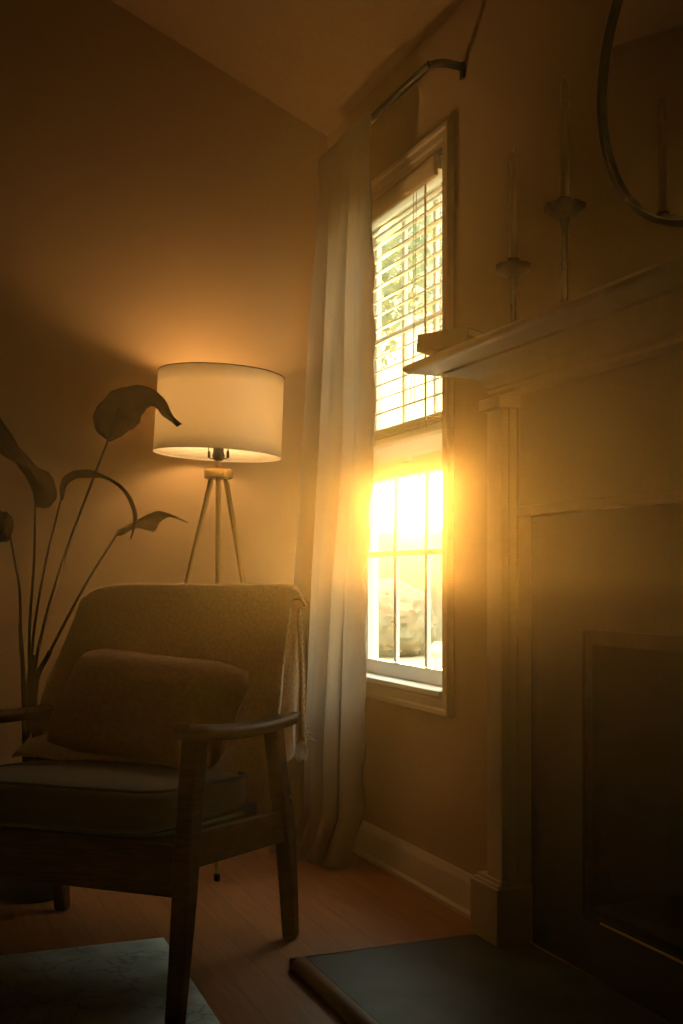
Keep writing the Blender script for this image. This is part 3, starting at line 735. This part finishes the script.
# ---------------------------------------------------------------- plant
PS = 3.30; pc = ray(31, 578, PS); PX, PY = pc.x, pc.y
plant = tag(empty('potted_plant', (PX, PY, 0)), 'tall plant with long thin stems and dark drooping leaves in a pot behind the armchair', 'plant')
MB().lathe([(.002, 0), (.105, 0), (.112, .006), (.135, .22), (.146, .235), (.146, .25), (.134, .25), (.128, .225), (.002, .222)], (PX, PY, 0), 48).build('pot', M['pot'], plant)
MB().lathe([(.128, .222), (.09, .232), (.03, .236), (.0005, .237)], (PX, PY, 0.001), 24).build('soil', M['soil'], plant)
root_z = .22
def stem(pts, r0, r1, name='stem', m='stem'):
    P = smooth_line(pts, 28); k = len(P)
    return MB().tube(P, [lerp(r0, r1, i / (k - 1)) for i in range(k)], 8).build(name, M[m], plant)
def rp(dx, dy): return V((PX + dx, PY + dy, root_z))
def leaf(A, B, s0, s1, cup, m, parent=None, n=26, twist=0.0):
    A3 = smooth_line([V((u, v, 0)) for u, v in A], n); B3 = smooth_line([V((u, v, 0)) for u, v in B], n)
    def fn(a, b):
        i = min(int(a * n), n - 1); f_ = a * n - i
        pa = A3[i].lerp(A3[i + 1], f_); pb = B3[i].lerp(B3[i + 1], f_); p = pa.lerp(pb, b)
        w = (pa - pb).length / 1120 * 3.1
        s_ = lerp(s0, s1, a) + cup * w * (4 * b * (1 - b)) + twist * w * (b - .5)
        wb_ = min(1, w * 14); s_ += .016 * noise.noise(V((a * 9, b * 3, s0 * 7))) * wb_
        k_ = 1.6 * wb_ * abs(2 * b - 1)
        p = p + V((noise.noise(V((a * 14, b * 2, s0 * 3))), noise.noise(V((a * 14, b * 2, s0 * 3 + 9))), 0)) * k_
        return ray(p.x, p.y, s_)
    mb = MB().grid(fn, 40, 8)
    return mb.build('leaf', M[m], plant, solid=0.0012)
# upright dark leaf folded over at its tip, in front of the shade
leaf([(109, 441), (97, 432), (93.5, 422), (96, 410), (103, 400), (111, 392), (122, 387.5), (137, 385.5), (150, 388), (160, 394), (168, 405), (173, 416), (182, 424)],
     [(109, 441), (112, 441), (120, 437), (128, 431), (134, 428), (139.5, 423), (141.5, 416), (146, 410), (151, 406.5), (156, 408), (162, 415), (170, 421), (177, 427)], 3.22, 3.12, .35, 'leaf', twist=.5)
# narrow arching leaf
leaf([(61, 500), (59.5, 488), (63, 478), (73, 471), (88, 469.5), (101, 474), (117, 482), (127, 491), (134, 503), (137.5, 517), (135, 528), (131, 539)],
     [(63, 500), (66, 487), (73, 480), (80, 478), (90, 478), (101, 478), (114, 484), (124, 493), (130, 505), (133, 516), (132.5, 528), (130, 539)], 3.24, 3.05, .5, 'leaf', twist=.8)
# pale limp leaf under the lamp
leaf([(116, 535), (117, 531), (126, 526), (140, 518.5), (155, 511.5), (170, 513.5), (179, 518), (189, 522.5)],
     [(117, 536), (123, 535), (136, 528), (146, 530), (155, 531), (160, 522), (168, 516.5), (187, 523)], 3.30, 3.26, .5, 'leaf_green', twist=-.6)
# big dark leaf at the frame edge
leaf([(35, 507), (46, 508), (55, 502), (57, 490), (50, 474), (36, 466), (22, 450), (8, 430), (-10, 402), (-28, 375), (-45, 352)],
     [(34, 507), (34, 500), (31, 488), (24, 474), (14, 462), (2, 455), (-8, 445), (-20, 430), (-34, 404), (-42, 376), (-46, 352)], 3.05, 2.9, .4, 'leaf', twist=.6)
leaf([(10, 536), (13, 530), (14, 522), (9, 514), (0, 511), (-12, 508), (-24, 520)],
     [(9, 537), (8, 541), (0, 542), (-8, 540), (-14, 535), (-20, 528), (-25, 520)], 3.12, 3.0, .4, 'leaf', twist=.5)
stem([rp(.015, 0), ray(34, 690, 3.30), ray(42, 633, 3.29), ray(64.4, 557, 3.27), ray(88, 492, 3.24), ray(108, 440, 3.22), ray(119, 408, 3.2)], .0065, .0024)
stem([rp(.0, .015), ray(31.5, 690, 3.31), ray(33, 639, 3.30), ray(44.5, 568, 3.28), ray(61, 499, 3.24)], .006, .0026)
stem([rp(-.01, 0), ray(29.5, 690, 3.29), ray(29.5, 630, 3.22), ray(34, 560, 3.12), ray(35.5, 500, 3.05)], .006, .003)
stem([rp(-.02, -.01), ray(25, 700, 3.27), ray(20.5, 639, 3.22), ray(19.5, 590, 3.18), ray(10, 535, 3.12)], .006, .003)
stem([rp(.02, .01), ray(36, 692, 3.31), ray(51, 650, 3.31), ray(85, 586, 3.31), ray(117, 534, 3.30)], .0065, .0032)
stem([rp(.018, .008), ray(34, 695, 3.305), ray(50, 651, 3.30)], .011, .007, 'sheath')
stem([rp(-.015, -.012), ray(24, 695, 3.275), ray(20, 625, 3.215)], .010, .0055, 'sheath')
stem([rp(.0, 0), ray(30, 700, 3.30), ray(33, 655, 3.295)], .018, .008, 'sheath')

# ---------------------------------------------------------------- rug
def rugpt(p): return p
c0 = ray(167.3, 935.7, 1120 * EYE / (935.7 - 578)); c0.z = 0
ea = (lambda a: (a))(None)
e1 = ray(0, 954.5, 1120 * EYE / (954.5 - 578)); e1.z = 0; d1 = (e1 - c0).normalized()
e2 = ray(229.6, 1024, 1120 * EYE / (1024 - 578)); e2.z = 0; d2 = (e2 - c0).normalized()
d2 = (d2 - d1 * d1.dot(d2)).normalized()
def rug_fn(a, b):
    p = c0 + d1 * (a * 2.4) + d2 * (b * 1.7); return (p.x, p.y, -.0008 + .0026 * (1 if (0 < a < 1 and 0 < b < 1) else 0))
rug = MB(); rn = 60
rug.grid(rug_fn, rn, rn)
rug = rug.build('area_rug', M['rug'], solid=0.0)
tag(rug, 'pale grey green patterned area rug on the wood floor under the armchair front', 'rug')
q = rug.modifiers.new('solid', 'SOLIDIFY'); q.thickness = .0025; q.offset = 1

# ---------------------------------------------------------------- outside
gr = struct(MB().box(WX + WT + .1, 60, -30, 80, -.75, -.65).build('ground_outside', M['lawn'], smooth=False))
def tree(x, y, h, cb, cr_, n, label, sd_):
    rnd = random.Random(sd_)
    t_ = tag(empty('tree', (x, y, -.65)), label, 'tree', 'trees outside the window')
    tb = MB().tube([(x, y, -.66), (x + .05, y, h * .3), (x - .04, y + .05, h * .6), (x, y, h * .9)], [.16, .13, .09, .03], 10)
    for k in range(7):
        a = k * 2.4; z = cb + (h - cb) * .1 * k; r = cr_ * rnd.uniform(.5, .85)
        tb.tube([(x, y, z), (x + r * .5 * math.cos(a), y + r * .5 * math.sin(a), z + r * .3), (x + r * math.cos(a), y + r * math.sin(a), z + r * .5)], [.05, .035, .012], 6)
    tb.build('trunk', M['bark'], t_)
    fl = MB()
    for k in range(n):
        th = rnd.uniform(0, 6.283); ph = rnd.uniform(-1, 1); rr = rnd.uniform(.35, 1) ** .6
        lump = 1 + .35 * noise.noise(V((math.cos(th) * 2, math.sin(th) * 2, ph * 3 + sd_)))
        p = V((x + cr_ * rr * lump * math.sqrt(1 - ph * ph) * math.cos(th), y + cr_ * rr * lump * math.sqrt(1 - ph * ph) * math.sin(th), (cb + h) / 2 + (h - cb) / 2 * ph * rr))
        a = V((rnd.gauss(0, 1), rnd.gauss(0, 1), rnd.gauss(0, 1))).normalized(); b = a.cross(V((rnd.gauss(0, 1), rnd.gauss(0, 1), rnd.gauss(0, 1)))).normalized()
        s_ = rnd.uniform(.07, .13); i = len(fl.v)
        fl.v += [p - a * s_, p + b * s_ * .5, p + a * s_, p - b * s_ * .5]; fl.f.append((i, i + 1, i + 2, i + 3))
    o = fl.build('foliage', M['foliage'], t_, smooth=False); o['kind'] = 'stuff'
tree(6.2, 16.2, 8.6, 3.8, 1.9, 5000, 'leafy green tree outside, seen through the blind slats at the left of the window', 3)
tree(10.6, 17.4, 8.2, 4.0, 1.8, 4400, 'leafy green tree outside, seen through the blind slats at the right of the window', 5)
def blob(name, c, r, label, sd_):
    mb = MB()
    def fn(a, b):
        th = 2 * math.pi * a; ph = math.pi * (b - .5)
        d = V((math.cos(ph) * math.cos(th), math.cos(ph) * math.sin(th), math.sin(ph)))
        k = 1 + .10 * noise.noise(d * 2.5 + V((sd_, 0, 0))) + .05 * noise.noise(d * 9) + .04 * noise.noise(d * 20)
        return (c[0] + r[0] * d.x * k, c[1] + r[1] * d.y * k, max(c[2] + r[2] * d.z * k, -.66))
    mb.grid(fn, 110, 60)
    tag(mb.build(name, M['hedge']), label, 'shrub')
blob('shrub', (9.5, 21.0, .0), (1.1, 1.1, .9), 'hazy rounded shrub before the hedge beyond the lower window panes', 1)

hb = MB()
def hedge_fn(a, b):
    x = lerp(4.0, 24.0, a); th = math.pi * b
    n_ = 1 + .10 * noise.noise(V((x * .9, b * 3, 2))) + .05 * noise.noise(V((x * 3.1, b * 7, 5)))
    return (x, 26.5 - .35 * (x - 12) - 1.1 * math.cos(th) * n_, -.66 + (2.75 + .5 * noise.noise(V((x * .5, 0, 8)))) * math.sin(th) ** .45 * n_)
hb.grid(hedge_fn, 160, 24)
tag(hb.build('hedge', M['hedge']), 'long pale hazy hedge across the view beyond the lower window panes', 'hedge')

# ---------------------------------------------------------------- scatter volume added to stand for lens glare
hm = bpy.data.materials.new('glare_volume'); hm.use_nodes = True; t = hm.node_tree; t.nodes.clear()
o = N(t, 'ShaderNodeOutputMaterial')
v1 = N(t, 'ShaderNodeVolumeScatter'); v1.inputs['Color'].default_value = (1.0, .80, .52, 1); v1.inputs['Density'].default_value = GLARE_DENSITY; v1.inputs['Anisotropy'].default_value = .76
v2 = N(t, 'ShaderNodeVolumeScatter'); v2.inputs['Color'].default_value = (1.0, .82, .56, 1); v2.inputs['Anisotropy'].default_value = .97
a_ = N(t, 'ShaderNodeAddShader'); t.links.new(v1.outputs[0], a_.inputs[0]); t.links.new(v2.outputs[0], a_.inputs[1]); t.links.new(a_.outputs[0], o.inputs['Volume'])
# density is banded near eye height to shape the glow and keep the floor dark
gx = N(t, 'ShaderNodeTexCoord'); gs = N(t, 'ShaderNodeSeparateXYZ'); t.links.new(gx.outputs['Object'], gs.inputs[0])
def mrange(a, b, c, d):
    n = N(t, 'ShaderNodeMapRange', interpolation_type='SMOOTHSTEP')
    for i, x in enumerate((a, b, c, d)): n.inputs[i + 1].default_value = x
    t.links.new(gs.outputs['Z'], n.inputs[0]); return n
lo_, hi_ = mrange(.885, .94, .03, 1.0), mrange(1.03, 1.42, 1.0, .02)
mu = N(t, 'ShaderNodeMath', operation='MULTIPLY'); t.links.new(lo_.outputs[0], mu.inputs[0]); t.links.new(hi_.outputs[0], mu.inputs[1])
mu2 = N(t, 'ShaderNodeMath', operation='MULTIPLY'); mu2.inputs[1].default_value = GLARE_DENSITY
t.links.new(mu.outputs[0], mu2.inputs[0]); t.links.new(mu2.outputs[0], v1.inputs['Density'])
mu3 = N(t, 'ShaderNodeMath', operation='MULTIPLY'); mu3.inputs[1].default_value = .07
t.links.new(mu2.outputs[0], mu3.inputs[0]); t.links.new(mu3.outputs[0], v2.inputs['Density'])
hz = MB().prism([(WX + .03, .001), (WX + .03, EAVE - .02), (RX, RIDGE - .01), (LX + .01, LZ - .01), (LX + .01, .001)], lambda p, q, w: (p, w, q), FY + .01, BY - .01).build('glare_haze', hm, smooth=False)
tag(hz, 'golden scatter volume added to imitate lens glare around the sun', 'glare_haze', kind='stuff')
